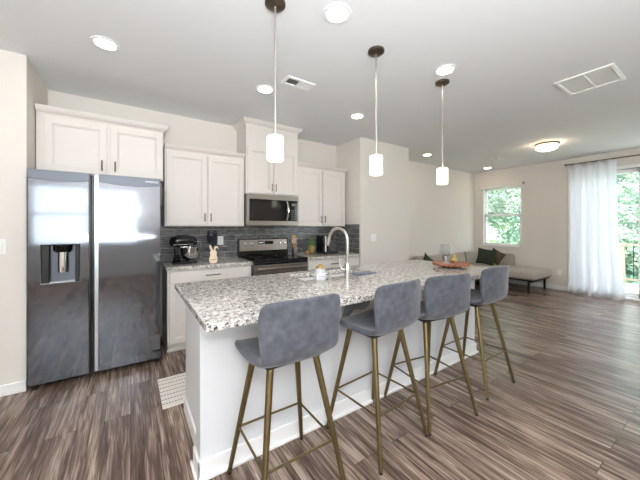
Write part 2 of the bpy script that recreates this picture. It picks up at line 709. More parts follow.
def window_frame(name, axis, u0, u1, z0, z1, w, out, slats_to, nsash=1):
    """axis x: pane in a wall at X = w; axis y: wall at Y = w; out = +1/-1 direction to outdoors"""
    def bx(mb, a0, a1, b0, b1, zz0, zz1):
        b0, b1 = sorted((w + out * b0, w + out * b1))
        if axis == 'x':
            mb.box(b0, b1, a0, a1, zz0, zz1)
        else:
            mb.box(a0, a1, b0, b1, zz0, zz1)
    root = MB()
    bx(root, u0, u1, -.03, .02, z0 - .03, z0)                      # sill
    bx(root, u0, u0 + .02, .0, .11, z0, z1)
    bx(root, u1 - .02, u1, .0, .11, z0, z1)
    bx(root, u0, u1, .0, .11, z1 - .02, z1)
    r = struct(name, root, M['trim'], bev=.003)
    for k in range(nsash):
        a0 = u0 + .02 + (u1 - u0 - .04) * k / nsash
        a1 = u0 + .02 + (u1 - u0 - .04) * (k + 1) / nsash
        zm = (z0 + z1) / 2 + .02
        for nm, q0, q1, d in (('upper_sash', zm - .02, z1 - .02, .08), ('lower_sash', z0, zm + .02, .05)):
            s = MB()
            bx(s, a0, a0 + .045, d, d + .03, q0, q1)
            bx(s, a1 - .045, a1, d, d + .03, q0, q1)
            bx(s, a0, a1, d, d + .03, q0, q0 + .045)
            bx(s, a0, a1, d, d + .03, q1 - .045, q1)
            so = finish(nm, s, M['trim'], parent=r, bev=.003)
            g = MB()
            bx(g, a0 + .04, a1 - .04, d + .012, d + .018, q0 + .04, q1 - .04)
            finish('pane', g, M['glass'], parent=so)
        b = MB()
        z = z1 - .07
        while z > slats_to:
            bx(b, a0 + .012, a1 - .012, .004, .044, z, z + .009)
            z -= .042
        finish('blind_slats', b, M['trim'], parent=r)
    return r


w1 = window_frame('window_1', 'x', WY0, WY1, WZ0, WZ1, XR, 1, 1.64)
v = MB()
v.box(XR - .07, XR - .01, WY0 - .03, WY1 + .04, WZ1 - .02, WZ1 + .065)
finish('blind_valance', v, M['cab'], parent=w1, bev=.006)
v = MB()
v.ball((XR - .045, WY0 - .045, WZ1 + .035), .022)
v.ball((XR - .045, WY1 + .05, WZ1 + .03), .014)
finish('valance_finial', v, M['pull'], parent=w1)
window_frame('window_2', 'y', FW[0][0], FW[0][1], .88, 2.38, YF, -1, .95, 2)  # placed where the refrigerator doors mirror a window
window_frame('added_window_3', 'y', FW[1][0], FW[1][1], .88, 2.38, YF, -1, 2.2, 2)  # unseen window, added to let daylight into the sitting area

# sliding glass door
d = MB()
d.box(XR - .02, XR + .12, DY0 - .06, DY0, 0, DZ + .06)
d.box(XR - .02, XR + .12, DY1, DY1 + .06, 0, DZ + .06)
d.box(XR - .02, XR + .12, DY0, DY1, DZ, DZ + .06)
d.box(XR - .02, XR + .12, DY0, DY1, 0, .035)
door = struct('door_1', d, M['trim'], bev=.004)
for k, (a0, a1, dx) in enumerate(((DY0, 1.06, .03), (1.0, DY1, .07))):
    s = MB()
    s.box(XR + dx, XR + dx + .035, a0, a0 + .075, .035, DZ)
    s.box(XR + dx, XR + dx + .035, a1 - .075, a1, .035, DZ)
    s.box(XR + dx, XR + dx + .035, a0, a1, .035, .13)
    s.box(XR + dx, XR + dx + .035, a0, a1, DZ - .08, DZ)
    so = finish('sliding_panel', s, M['trim'], parent=door, bev=.004)
    finish('pane', MB().box(XR + dx + .014, XR + dx + .02, a0 + .07, a1 - .07, .12, DZ - .07), M['glass'], parent=so)
    if k == 0:
        finish('door_handle', MB().box(XR + dx - .03, XR + dx, 1.0, 1.02, .9, 1.15), M['pull'], parent=so, bev=.004)

# ------------------------------------------------------------------ outdoors
struct('ground_outside', MB().box(XR + .12, 60, -40, 40, -1.3, -1.2), M['lawn'])
mb = MB()
y = -2.0
while y < 3.2:
    mb.box(XR + .12, 10.2, y, y + .135, -.10, -.05)
    y += .14
for px in (8.1, 10.0):
    for py in (-1.8, .6, 3.0):
        mb.box(px, px + .12, py, py + .12, -1.2, -.1)
dk = struct('floor_deck', mb, M['deck'], bev=.003)

rail = thing('deck_railing', 'wooden deck railing with dark balusters outside the glass door', 'railing', (9.9, .6, -.05))
finish('top_rail', MB().box(9.84, 9.99, -2, 3.2, .88, .925), M['railwood'], rail, bev=.006)
finish('bottom_rail', MB().box(9.89, 9.94, -2, 3.2, .05, .10), M['railwood'], rail, bev=.004)
for py in (-1.6, -.1, 1.62, 3.05):
    finish('post', MB().box(9.87, 9.96, py, py + .09, -.05, .88), M['railwood'], rail, bev=.004)
y = -1.9
while y < 3.15:
    if all(abs(y - py - .045) > .07 for py in (-1.6, -.1, 1.62, 3.05)):
        b = MB()
        b.tube([(9.915, y, .10), (9.915, y, .88)], .009, 8)
        b.ball((9.915, y, .62), .02, seg=10, rings=6)
        finish('baluster', b, M['ironwork'], rail)
    y += .125


def tree(x, y, z0, h, cr, name, label, n=2600, seed=1, low=.25, leaf=.10):
    rnd = random.Random(seed)
    t = thing(name, label, 'tree', (x, y, z0), 'trees beyond the deck')
    tb = MB()
    tb.tube([(x, y, z0), (x + .1, y + .05, z0 + h * .4), (x - .05, y, z0 + h * .7), (x, y + .1, z0 + h * .92)],
            [.09, .07, .05, .02], 9)
    for k in range(9):
        a = rnd.random() * 6.28
        zz = z0 + h * (.3 + .06 * k)
        rr = cr * .75
        tb.tube([(x, y, zz), (x + rr * .5 * math.cos(a), y + rr * .5 * math.sin(a), zz + .35), (x + rr * math.cos(a), y + rr * math.sin(a), zz + .6)],
                [.03, .02, .008], 6)
    finish('trunk', tb, M['bark_tree'], t)
    lb = MB()
    cl = []
    for k in range(26):
        a = rnd.random() * 6.28
        hh = low + (1 - low) * rnd.random()
        w = cr * math.sin(PI * min(.95, max(.16, (hh - low) / (1 - low) * .8 + .18))) * (.35 + .6 * rnd.random())
        cl.append((x + w * math.cos(a), y + w * math.sin(a), z0 + h * hh, cr * (.28 + .22 * rnd.random())))
    for i in range(n):
        cx, cy, cz, r = rnd.choice(cl)
        while True:
            q = Vector((rnd.uniform(-1, 1), rnd.uniform(-1, 1), rnd.uniform(-1, 1)))
            if q.length < 1:
                break
        c = Vector((cx, cy, cz)) + q * r
        u = Vector((rnd.gauss(0, 1), rnd.gauss(0, 1), rnd.gauss(0, 1))).normalized()
        w = u.orthogonal().normalized() * (leaf * rnd.uniform(.4, .8))
        u = u * leaf * rnd.uniform(.8, 1.3)
        lb.bm.faces.new([lb.bm.verts.new(c - u), lb.bm.verts.new(c + w), lb.bm.verts.new(c + u), lb.bm.verts.new(c - w)])
    finish('foliage', lb, M['leaves'], t, smooth=0)


tree(13.0, 6.6, -1.2, 6.0, 1.5, 'leafy_tree', 'nearest leafy tree seen through the sash window', 6500, 3, .12)
tree(18.5, 7.1, -1.2, 8.5, 2.2, 'leafy_tree', 'taller tree behind the one seen through the sash window', 4200, 5, .1, .13)
tree(25.0, 10.9, -1.2, 9.5, 2.8, 'leafy_tree', 'most distant tree seen through the sash window', 3600, 9, .1, .15)
tree(13.5, 2.6, -1.2, 6.5, 1.3, 'leafy_tree', 'leafy tree seen past the curtain through the glass door', 6500, 11, .1)
tree(18.2, 3.3, -1.2, 9.0, 2.0, 'leafy_tree', 'tall tree behind the deck railing through the glass door', 5500, 13, .1, .13)
tree(25, 2.2, -1.2, 11, 2.6, 'leafy_tree', 'farthest tall tree seen through the glass door', 3600, 17, .1, .15)

# ------------------------------------------------------------------ cabinets
def panel_door(x0, x1, z0, z1, yf, fr=.055, sign=-1):
    """shaker door with a stepped recessed panel; yf = back plane, the door stands 20 mm proud"""
    mb = MB()
    a = lambda d: sorted((yf, yf + sign * d))
    mb.slab([x0, x0 + fr, x1 - fr, x1], [z0, z0 + fr, z1 - fr, z1], *a(.020), {(1, 1)}, 'y')
    mb.slab([x0 + fr, x0 + fr + .012, x1 - fr - .012, x1 - fr], [z0 + fr, z0 + fr + .012, z1 - fr - .012, z1 - fr], *a(.014), {(1, 1)}, 'y')
    y0, y1 = a(.008)
    mb.box(x0 + fr + .012, x1 - fr - .012, y0, y1, z0 + fr + .012, z1 - fr - .012)
    return mb


def pull(x, z, yf, parent, vertical=True, L=.10):
    mb = MB()
    y = yf - .045
    if vertical:
        mb.tube([(x, y, z - L / 2), (x, y, z + L / 2)], .006, 8)
        for s in (-1, 1):
            mb.tube([(x, yf - .019, z + s * L * .36), (x, y, z + s * L * .36)], .005, 8)
    else:
        mb.tube([(x - L / 2, y, z), (x + L / 2, y, z)], .006, 8)
        for s in (-1, 1):
            mb.tube([(x + s * L * .36, yf - .019, z), (x + s * L * .36, y, z)], .005, 8)
    finish('handle', mb, M['pull'], parent)


def crown(x0, x1, yf, yb, z0, z1, out, left, right):
    mb = MB()
    prof = [(0, .0), (.12, .10), (.22, .16), (.30, .42), (.66, .74), (.84, .90), (1, 1.0)]
    rings = []
    for t, o in prof:
        o *= out
        z = z0 + (z1 - z0) * t
        xa, xb = x0 - (o if left else 0), x1 + (o if right else 0)
        rings.append([mb.bm.verts.new(p) for p in ((xa, yf - o, z), (xb, yf - o, z), (xb, yb, z), (xa, yb, z))])
    mb.skin(rings)
    return mb


def wall_cabinet(label, x0, x1, yf, z0, z1, crown_h, crown_out, doors, handle_xs, hz, left, right, door_top=None, filler=0):
    t = thing('wall_cabinet', label, 'cabinet', (x0, YB, z0))
    finish('carcass', MB().box(x0, x1, yf, YB - .002, z0, z1), M['cab'], t, bev=.002)
    dt = door_top or z1 - .03
    for (a, b), hx in zip(doors, handle_xs):
        dd = finish('door', panel_door(a, b, z0 + .012, dt, yf), M['cab'], t, bev=.0025)
        pull(hx, hz, yf, dd)
    finish('crown_moulding', crown(x0, x1, yf, YB - .002, z1 - .012, z1 + crown_h, crown_out, left, right), M['cab'], t, bev=.001)
    return t


wall_cabinet('deep white wall cabinet with two doors directly above the refrigerator', -.700, .293, 3.50, 1.832, 2.36, .06, .05,
             [(-.645, -.195), (-.165, .283)], [-.232, -.128], 1.93, False, True)
wall_cabinet('white two-door wall cabinet above the stand mixer', .318, 1.234, 3.64, 1.342, 2.225, .055, .045,
             [(.336, .770), (.782, 1.222)], [.742, .812], 1.45, False, False)
wall_cabinet('tall white wall cabinet above the microwave reaching the ceiling', 1.238, 2.004, 3.58, 1.768, 2.68, .055, .055,
             [(1.256, 1.612), (1.624, 1.988)], [1.590, 1.646], 1.865, True, True, door_top=2.385)
wall_cabinet('white two-door wall cabinet above the coffee maker', 2.008, 2.92, 3.64, 1.342, 2.225, .055, .045,
             [(2.026, 2.460), (2.472, 2.902)], [2.432, 2.500], 1.45, False, True)


def base_cabinet(label, x0, x1, yf):
    t = thing('base_cabinet', label, 'cabinet', (x0, YB, 0))
    finish('carcass', MB().box(x0, x1, yf, YB - .012, .085, .874), M['cab'], t, bev=.002)
    finish('toe_kick', MB().box(x0, x1, yf + .05, yf + .065, 0, .085).box(x0, x1, yf + .045, yf + .05, 0, .03).box(x0, x0 + .015, yf + .05, YB - .02, 0, .085), M['cab'], t)
    xm = (x0 + x1) / 2
    dr = finish('drawer', MB().box(x0 + .02, x1 - .02, yf - .02, yf, .735, .86), M['cab'], t, bev=.006)
    pull(xm, .80, yf, dr, False, .16)
    for a, b, hx in ((x0 + .02, xm - .005, xm - .04), (xm + .005, x1 - .02, xm + .04)):
        dd = finish('door', panel_door(a, b, .10, .722, yf), M['cab'], t, bev=.0025)
        pull(hx, .64, yf, dd)
    return t


base_cabinet('white base cabinet under the stand mixer beside the refrigerator', .318, 1.230, 3.36)
base_cabinet('white base cabinet under the coffee maker right of the range', 2.012, 2.975, 3.36)
o = finish('countertop', MB().box(.306, 1.232, 3.32, YB - .012, .876, .914), M['granite'], base=(.77, 3.6, .876), bev=.004)
tag(o, 'short speckled granite countertop under the stand mixer and rabbit', 'countertop')
o = finish('countertop', MB().box(2.008, 2.978, 3.32, YB - .012, .876, .914), M['granite'], base=(2.5, 3.6, .876), bev=.004)
tag(o, 'short speckled granite countertop under the coffee maker', 'countertop')
struct('wall_backsplash', MB().box(.26, 2.985, YB - .010, YB - .001, .90, 1.60), M['tile_x'])
struct('wall_backsplash_return', MB().box(2.976, 2.984, 3.36, YB - .012, .915, 1.375), M['tile_y'])

# ------------------------------------------------------------------ refrigerator
fr = thing('refrigerator', 'dark stainless side-by-side refrigerator with a water dispenser', 'refrigerator', (-.22, 3.58, 0))
finish('cabinet_body', MB().box(-.685, .235, 3.262, 3.93, .03, 1.79), M['fridge_band'], fr, bev=.004)
finish('kick_grille', MB().box(-.67, .22, 3.235, 3.262, .03, .075), M['black'], fr, bev=.003)
for fx in (-.655, .21):
    for fy in (3.25, 3.86):
        finish('foot', MB().lathe([(.022, 0), (.022, .03)], (fx, fy, 0), 12), M['black'], fr)
ld = finish('door', MB().slab([-.690, -.607, -.368, -.292], [.05, .872, 1.185, 1.805], 3.19, 3.255, {(1, 1)}, 'y'), M['fridge'], fr, bev=.006, seg=3)
rd = finish('door', MB().box(-.268, .246, 3.19, 3.255, .05, 1.805), M['fridge'], fr, bev=.006, seg=3)
finish('handle', MB().box(-.266, -.236, 3.182, 3.192, .06, 1.80), M['fridge_light'], rd, bev=.003)
finish('handle', MB().box(-.306, -.290, 3.186, 3.195, .06, 1.80), M['black'], ld, bev=.003)
finish('seal', MB().box(-.290, -.268, 3.225, 3.255, .06, 1.78), M['black'], fr)


def band(x0, x1, parent):
    pts = [(x0, 1.8055), (x1, 1.8055)]
    for i in range(13):
        t = i / 12
        x = x1 + (x0 - x1) * t
        pts.append((x, 1.735 - .02 * math.sin(PI * t)))
    finish('door_top_reflection', MB().prism(pts, 'y', 3.1865, 3.205), M['fridge_band'], parent, bev=.002)  # door-top band; its dark tone paints the darker reflection of the curved top


band(-.688, -.294, ld)
band(-.232, .244, rd)
# water dispenser
dm = MB()
dm.box(-.604, -.371, 3.245, 3.254, .875, 1.182)
disp = finish('dispenser', dm, M['fridge_band'], ld)
finish('dispenser_column', MB().box(-.606, -.560, 3.187, 3.25, .875, 1.183), M['dispenser_black'], disp, bev=.004)
finish('dispenser_column', MB().box(-.396, -.369, 3.187, 3.25, .875, 1.183), M['dispenser_black'], disp, bev=.004)
finish('dispenser_spout', MB().lathe([(.052, 1.125), (.062, 1.14), (.064, 1.183)], (-.478, 3.222, 0), 20), M['gloss_black'], disp)
finish('dispenser_paddle', MB().lathe([(.034, .955), (.036, 1.0), (.036, 1.125)], (-.478, 3.232, 0), 20), M['chrome'], disp)
finish('drip_tray', MB().box(-.558, -.398, 3.180, 3.25, .868, .882), M['fridge_light'], disp, bev=.003)


def text(s, size, loc, rot, matl, parent, name='lettering', ext=.0006, align='CENTER'):
    cu = bpy.data.curves.new(name, 'FONT')
    cu.body = s
    cu.size = size
    cu.extrude = ext
    cu.align_x = align
    cu.align_y = 'CENTER'
    tmp = bpy.data.objects.new(name, cu)
    C.objects.link(tmp)
    dg = bpy.context.evaluated_depsgraph_get()
    me = bpy.data.meshes.new_from_object(tmp.evaluated_get(dg))
    C.objects.unlink(tmp)
    bpy.data.objects.remove(tmp)
    me.materials.clear()
    me.materials.append(matl)
    o = bpy.data.objects.new(name, me)
    C.objects.link(o)
    b = Vector(parent.get('_base', (0, 0, 0)))
    o['_base'] = tuple(b)
    o.parent = parent
    o.location = Vector(loc) - b
    o.rotation_euler = rot
    return o


text('SAMSUNG', .024, (.170, 3.1855, 1.768), (PI / 2, 0, 0), M['plate'], rd)

# ------------------------------------------------------------------ range
rg = thing('range', 'stainless range with black glass top under the microwave', 'stove', (1.62, 3.62, 0))
finish('oven_body', MB().box(1.240, 2.002, 3.335, 3.94, .02, .895), M['fridge_band'], rg, bev=.003)
finish('cooktop', MB().box(1.238, 2.004, 3.295, 3.94, .895, .922), M['gloss_black'], rg, bev=.005)
ov = finish('oven_door', MB().box(1.243, 1.999, 3.300, 3.335, .22, .885), M['gloss_black'], rg, bev=.005)
finish('door_trim', MB().box(1.243, 1.999, 3.294, 3.301, .755, .862), M['steel'], ov, bev=.002)
finish('door_trim', MB().box(1.243, 1.999, 3.294, 3.301, .22, .26), M['steel'], ov, bev=.002)
h = MB()
h.tube([(1.275, 3.262, .815), (1.967, 3.262, .815)], .016, 12)
for x in (1.30, 1.94):
    h.box(x - .012, x + .012, 3.262, 3.296, .803, .827)
finish('handle', h, M['steel'], ov)
finish('storage_drawer', MB().box(1.243, 1.999, 3.303, 3.335, .06, .21), M['steel'], rg, bev=.004)
bgm = MB().prism([(3.885, .922), (3.94, .922), (3.94, 1.162), (3.90, 1.162)], 'x', 1.240, 2.002)
bg = finish('backguard', bgm, M['gloss_black'], rg, bev=.003)
sl = lambda z: 3.885 + .015 * (z - .922) / .24
cp = MB().prism([(sl(.995) - .008, .995), (sl(.995), .995), (sl(1.152), 1.152), (sl(1.152) - .008, 1.152)], 'x', 1.256, 1.986)
cpo = finish('control_panel', cp, M['steel'], rg, bev=.002)
finish('display', MB().box(1.52, 1.60, 3.872, 3.884, 1.085, 1.13).box(1.62, 1.75, 3.872, 3.884, 1.085, 1.13), M['gloss_black'], cpo)
dg_ = MB()
for k in range(4):
    dg_.box(1.532 + .017 * k, 1.541 + .017 * k, 3.8712, 3.873, 1.10, 1.118)
finish('display_digits', dg_, M['display'], cpo)
for x in (1.325, 1.415, 1.86, 1.935):
    finish('knob', MB().lathe([(.022, 0), (.020, -.018), (.006, -.02)], (x, 3.884, 1.09), 14, 'y'), M['chrome'], cpo)
for (bx, by, r) in ((1.43, 3.48, .10), (1.82, 3.48, .08), (1.43, 3.74, .08), (1.82, 3.74, .10)):
    b = MB()
    for k in range(36):
        a0, a1 = 2 * PI * k / 36, 2 * PI * (k + 1) / 36
        vs = [b.bm.verts.new((bx + rr * math.cos(a), by + rr * math.sin(a), .9226)) for rr, a in ((r, a0), (r, a1), (r - .004, a1), (r - .004, a0))]
        b.bm.faces.new(vs)
    finish('burner_ring', b, M['slot'], rg)

# ------------------------------------------------------------------ microwave
mw = thing('microwave', 'stainless over-the-range microwave hung above the range', 'microwave', (1.62, YB, 1.352))
finish('case', MB().box(1.241, 2.001, 3.60, YB - .012, 1.352, 1.764), M['fridge_band'], mw, bev=.003)
face = MB().slab([1.241, 1.275, 1.795, 1.985, 2.001], [1.352, 1.415, 1.70, 1.764], 3.552, 3.60, {(1, 1), (2, 1)}, 'y')
mdoor = finish('front_frame', face, M['steel'], mw, bev=.003)
mdo = finish('door', MB().box(1.276, 1.86, 3.556, 3.598, 1.417, 1.698), M['gloss_black'], mw, bev=.002)
finish('window', MB().box(1.305, 1.735, 3.5535, 3.557, 1.440, 1.668), mat('smoked_glass', lin((30, 28, 26)), .08), mdo)
finish('control_panel', MB().box(1.862, 1.984, 3.556, 3.598, 1.417, 1.698), M['gloss_black'], mw, bev=.002)
hp = [(1.815 + .0, 3.552 - .045 * math.sin(PI * i / 12) - .003, 1.43 + .255 * i / 12) for i in range(13)]
finish('handle', MB().tube(hp, .013, 10), M['chrome'], mdo)
kb = MB()
for i in range(3):
    for j in range(5):
        kb.box(1.885 + .03 * i, 1.903 + .03 * i, 3.5545, 3.5565, 1.44 + .03 * j, 1.452 + .03 * j)
finish('display', MB().box(1.89, 1.955, 3.5545, 3.5565, 1.63, 1.66), M['slot'], mw)
finish('keypad', kb, M['slot'], mw)

# ------------------------------------------------------------------ island
isl = thing('kitchen_island', 'white kitchen island with knee wall under the long granite top', 'island', (1.68, 1.95, 0))
finish('knee_wall', MB().box(.305, 3.045, 1.60, 1.715, 0, .872), M['island'], isl, bev=.003)
finish('cabinet_body', MB().box(.335, 3.02, 1.715, 2.27, .09, .872), M['island'], isl, bev=.002)
finish('toe_kick', MB().box(.335, 3.02, 1.72, 2.20, 0, .09), M['island'], isl)
bbm = MB()
bbm.box(.291, 3.059, 1.586, 1.60, 0, .105)
bbm.box(.291, .305, 1.586, 1.729, 0, .105)
bbm.box(3.045, 3.059, 1.586, 1.729, 0, .105)
bbm.box(.321, .335, 1.729, 2.27, 0, .105)
bbm.box(.278, 3.072, 1.573, 1.586, 0, .022)
bbm.box(.278, .291, 1.573, 1.741, 0, .022)
bbm.box(3.059, 3.072, 1.573, 1.741, 0, .022)
finish('baseboard', bbm, M['trim'], isl, bev=.005)
xs = [.34, 1.0, 1.67, 2.34, 3.015]
for a, b in zip(xs, xs[1:]):
    finish('door', panel_door(a + .01, b - .01, .11, .86, 2.27, sign=1), M['island'], isl, bev=.002)
for cx in (1.275, 2.20):
    cl = [(1.352, .868), (1.372, .842), (1.41, .820), (1.455, .812), (1.50, .800), (1.54, .772), (1.565, .735), (1.588, .69)]
    hw = [.006, .016, .024, .028, .028, .026, .022, .012]
    up, dn = [], []
    for k, (y, z) in enumerate(cl):
        a, b = cl[max(k - 1, 0)], cl[min(k + 1, len(cl) - 1)]
        t_ = Vector((b[0] - a[0], b[1] - a[1])).normalized()
        up.append((min(y - t_.y * hw[k], 1.599), min(z + t_.x * hw[k], .874)))
        dn.append((y + t_.y * hw[k], z - t_.x * hw[k]))
    finish('corbel', MB().prism(up + dn[::-1], 'x', cx - .02, cx + .02), M['corbel'], isl, bev=.003)
top = MB().slab([.272, 1.14, 1.80, 3.085], [1.300, 1.93, 2.24, 2.365], .876, .914, {(1, 1)}, 'z')
o = finish('countertop', top, M['granite'], base=(1.68, 1.83, .876), bev=.005, seg=3)
tag(o, 'long polished granite island top with the sink cut-out', 'countertop')

# sink and faucet
sk = MB()
sx0, sx1, sy0, sy1 = 1.125, 1.815, 1.915, 2.255
n = 0
outer = [(sx0, sy0), (sx1, sy0), (sx1, sy1), (sx0, sy1)]
sk.slab([sx0, sx0 + .012, sx1 - .012, sx1], [sy0, sy0 + .012, sy1 - .012, sy1], .70, .8755, {(1, 1)}, 'z')
sk.box(sx0, sx1, sy0, sy1, .69, .70)
s_ = finish('sink', sk, mat('sink_steel', lin((84, 76, 70)), .4, .5), base=(1.47, 2.08, .69), bev=.003)
tag(s_, 'undermount stainless sink in the island top', 'sink')
finish('drain', MB().lathe([(.04, .700), (.04, .703)], (1.47, 2.08, 0), 20), M['chrome'], s_)

fc = thing('faucet', 'tall gooseneck pull-down faucet in brushed nickel on the island', 'faucet', (1.50, 1.84, .914))
finish('base', MB().lathe([(.030, .914), (.030, .922), (.024, .93), (.024, 1.03), (.018, 1.04)], (1.50, 1.84, 0), 20), M['nickel'], fc)
pts = [(1.50, 1.84, 1.03), (1.50, 1.84, 1.20)]
for i in range(17):
    a = PI * (i / 16) * .93
    r = .098
    pts.append((1.50 - .25 * (r - r * math.cos(a)), 1.84 + .97 * (r - r * math.cos(a)), 1.225 + r * math.sin(a)))
finish('neck', MB().tube(pts, .0135, 14), M['nickel'], fc)
e = Vector(pts[-1])
dv = (e - Vector(pts[-2])).normalized()
finish('spray_head', MB().tube([e - dv * .002, e + dv * .02, e + dv * .075], [.0145, .018, .016], 14), M['nickel'], fc)
hd = MB()
hd.tube([(1.50, 1.84, .985), (1.445, 1.86, .985)], .013, 12)
hd.tube([(1.452, 1.857, .985), (1.44, 1.865, 1.03), (1.433, 1.868, 1.075)], [.008, .006, .005], 10)
finish('lever', hd, M['nickel'], fc)
sd = thing('soap_dispenser', 'short nickel soap dispenser left of the faucet', 'dispenser', (1.335, 1.86, .914))
finish('collar', MB().lathe([(.02, .914), (.02, .925), (.011, .93), (.011, .955)], (1.335, 1.86, 0), 16), M['nickel'], sd)
finish('pump', MB().tube([(1.335, 1.86, .95), (1.335, 1.86, .985), (1.325, 1.895, .985)], .007, 10), M['nickel'], sd)

jar = thing('candle_jar', 'white glass candle jar with gold lid beside the sink', 'candle', (1.245, 1.862, .914))
finish('jar', MB().lathe([(.040, .914), (.046, .925), (.046, .985), (.040, 1.005), (.034, 1.012)], (1.245, 1.862, 0), 24), M['glassy'], jar)
lm = MB()
rings = []
for z in (.93, .975):
    rings.append([lm.bm.verts.new((1.245 + .0465 * math.cos(a), 1.862 + .0465 * math.sin(a), z)) for a in [math.radians(200 + 14 * k) for k in range(9)]])
lm.skin(rings, caps=False, closed=False)
lab = finish('label', lm, M['plate'], jar)
lp = MB()
for z0 in (.938, .950, .962):
    rings = []
    for z in (z0, z0 + .006):
        rings.append([lp.bm.verts.new((1.245 + .0468 * math.cos(a), 1.862 + .0468 * math.sin(a), z)) for a in [math.radians(212 + 11 * k) for k in range(9)]])
    lp.skin(rings, caps=False, closed=False)
finish('label_print', lp, M['label_blue'], lab)
finish('lid', MB().lathe([(.034, 1.012), (.037, 1.014), (.037, 1.028), (.016, 1.032), (.016, 1.042), (.003, 1.044)], (1.245, 1.862, 0), 24), M['gold'], jar)

mt = MB()
mt.box(1.63, 1.86, 1.86, 1.975, .9145, .922)
o = finish('drying_mat', mt, bumpy(mat('blue_grey_weave', lin((110, 116, 134)), .8), 70, .3, vary=.5), base=(1.745, 1.92, .9145), bev=.003)
tag(o, 'small blue-grey patterned drying mat right of the faucet', 'mat')

# tray with goblet and gold figure
TX, TY = 2.80, 1.72
tr = thing('serving_tray', 'round red-brown scalloped wooden tray on the far island end', 'tray', (TX, TY, .914))
finish('foot', MB().lathe([(.085, .914), (.075, .922), (.07, .934)], (TX, TY, 0), 28), M['piping'], tr)
pm = MB()
pl = []
for k in range(96):
    a = 2 * PI * k / 96
    r = .158 + .010 * abs(math.sin(8 * a)) * 1.2
    pl.append((TX + r * math.cos(a), TY + r * math.sin(a)))
pm.prism(pl, 'z', .934, .958)
for k in range(22):
    a = 2 * PI * k / 22
    pm.ball((TX + .163 * math.cos(a), TY + .163 * math.sin(a), .948), .021, 1, 1, .8, 10, 6)
finish('plate', pm, M['bark'], tr, bev=.004)
gb = thing('goblet', 'faceted silvery glass goblet standing on the round tray', 'goblet', (TX - .045, TY + .03, .958))
gx, gy = TX - .045, TY + .03
finish('stem', MB().lathe([(.040, .958), (.038, .963), (.009, .970), (.008, 1.005), (.014, 1.018), (.012, 1.03)], (gx, gy, 0), 20), M['glassy'], gb)
cupm = MB()
cupm.lathe([(.012, 1.03), (.045, 1.045), (.056, 1.075), (.056, 1.145), (.050, 1.145), (.050, 1.08), (.036, 1.05), (.002, 1.044)], (gx, gy, 0), 28)
bds = MB()
for r_ in range(6):
    for k in range(14):
        a = 2 * PI * (k + .5 * (r_ % 2)) / 14
        bds.ball((gx + .056 * math.cos(a), gy + .056 * math.sin(a), 1.06 + .0155 * r_), .0085, seg=6, rings=4)
cpp = finish('cup', cupm, mat('smoky_glass', lin((120, 120, 112)), .2), gb)
finish('bead_facets', bds, mat('mirror_beads', lin((240, 242, 240)), .12, .6), cpp)
fg = MB()
fx, fy = TX + .075, TY + .01
fg.ball((fx, fy, .985), .03, 1.2, .9, 1, 14, 8)
fg.ball((fx + .008, fy, 1.018), .018, 1, 1, 1.1, 12, 8)
fg.ball((fx - .002, fy, 1.042), .007, .8, .8, 2.2, 8, 6)
fg.ball((fx + .016, fy, 1.042), .007, .8, .8, 2.2, 8, 6)
fg.ball((fx - .03, fy + .005, .98), .014, 1, 1, 1, 10, 6)
fg.ball((fx - .018, fy - .02, .966), .010, 1.3, 1.2, .8, 10, 6)
o = finish('figurine', fg, M['gold'], base=(fx, fy, .958))
tag(o, 'small gold figurine on the round tray beside the goblet', 'figurine')

# ------------------------------------------------------------------ counter items
mx = thing('stand_mixer', 'black stand mixer with polished steel bowl', 'mixer', (.58, 3.72, .914))
bp_ = MB()
bp_.prism([(.40, 3.66), (.44, 3.63), (.62, 3.63), (.70, 3.66), (.72, 3.72), (.70, 3.78), (.62, 3.81), (.44, 3.81), (.40, 3.78)], 'z', .9145, .945)
finish('base', bp_, M['gloss_black'], mx, bev=.008, seg=3)
finish('column', MB().prism([(.415, .94), (.52, .94), (.495, 1.02), (.50, 1.12), (.43, 1.12), (.44, 1.02)], 'y', 3.675, 3.765), M['gloss_black'], mx, bev=.02, seg=4)
hm = MB()
rings = []
for x, ry, rz, zc in ((.385, .034, .032, 1.168), (.41, .058, .056, 1.172), (.48, .068, .068, 1.178), (.58, .068, .066, 1.180), (.66, .060, .056, 1.178), (.70, .046, .042, 1.172), (.718, .02, .02, 1.170)):
    rings.append([hm.bm.verts.new((x, 3.72 + ry * math.cos(2 * PI * k / 18), zc + rz * math.sin(2 * PI * k / 18))) for k in range(18)])
hm.skin(rings)
hdm = finish('motor_head', hm, M['gloss_black'], mx, smooth=80)
finish('trim_band', MB().tube([(.42, 3.656, 1.138), (.58, 3.655, 1.140), (.66, 3.664, 1.142)], .004, 8), M['chrome'], hdm)
finish('hub_knob', MB().lathe([(.016, 0), (.016, .02), (.004, .024)], (.704, 3.72, 1.165), 12, 'x'), M['chrome'], hdm)
finish('beater_shaft', MB().tube([(.625, 3.72, 1.12), (.625, 3.72, 1.03)], .022, 14), M['chrome'], hdm)
finish('bowl', MB().lathe([(.045, .946), (.050, .953), (.085, .972), (.112, 1.02), (.115, 1.10), (.119, 1.105), (.111, 1.105), (.104, 1.02), (.07, .985), (.002, .975)], (.625, 3.72, 0), 28), M['chrome'], mx)
finish('power_cord', MB().tube([(.42, 3.78, .94), (.37, 3.82, .925), (.335, 3.80, .93), (.315, 3.84, .955), (.30, 3.93, 1.02)], .004, 8), M['black'], mx)

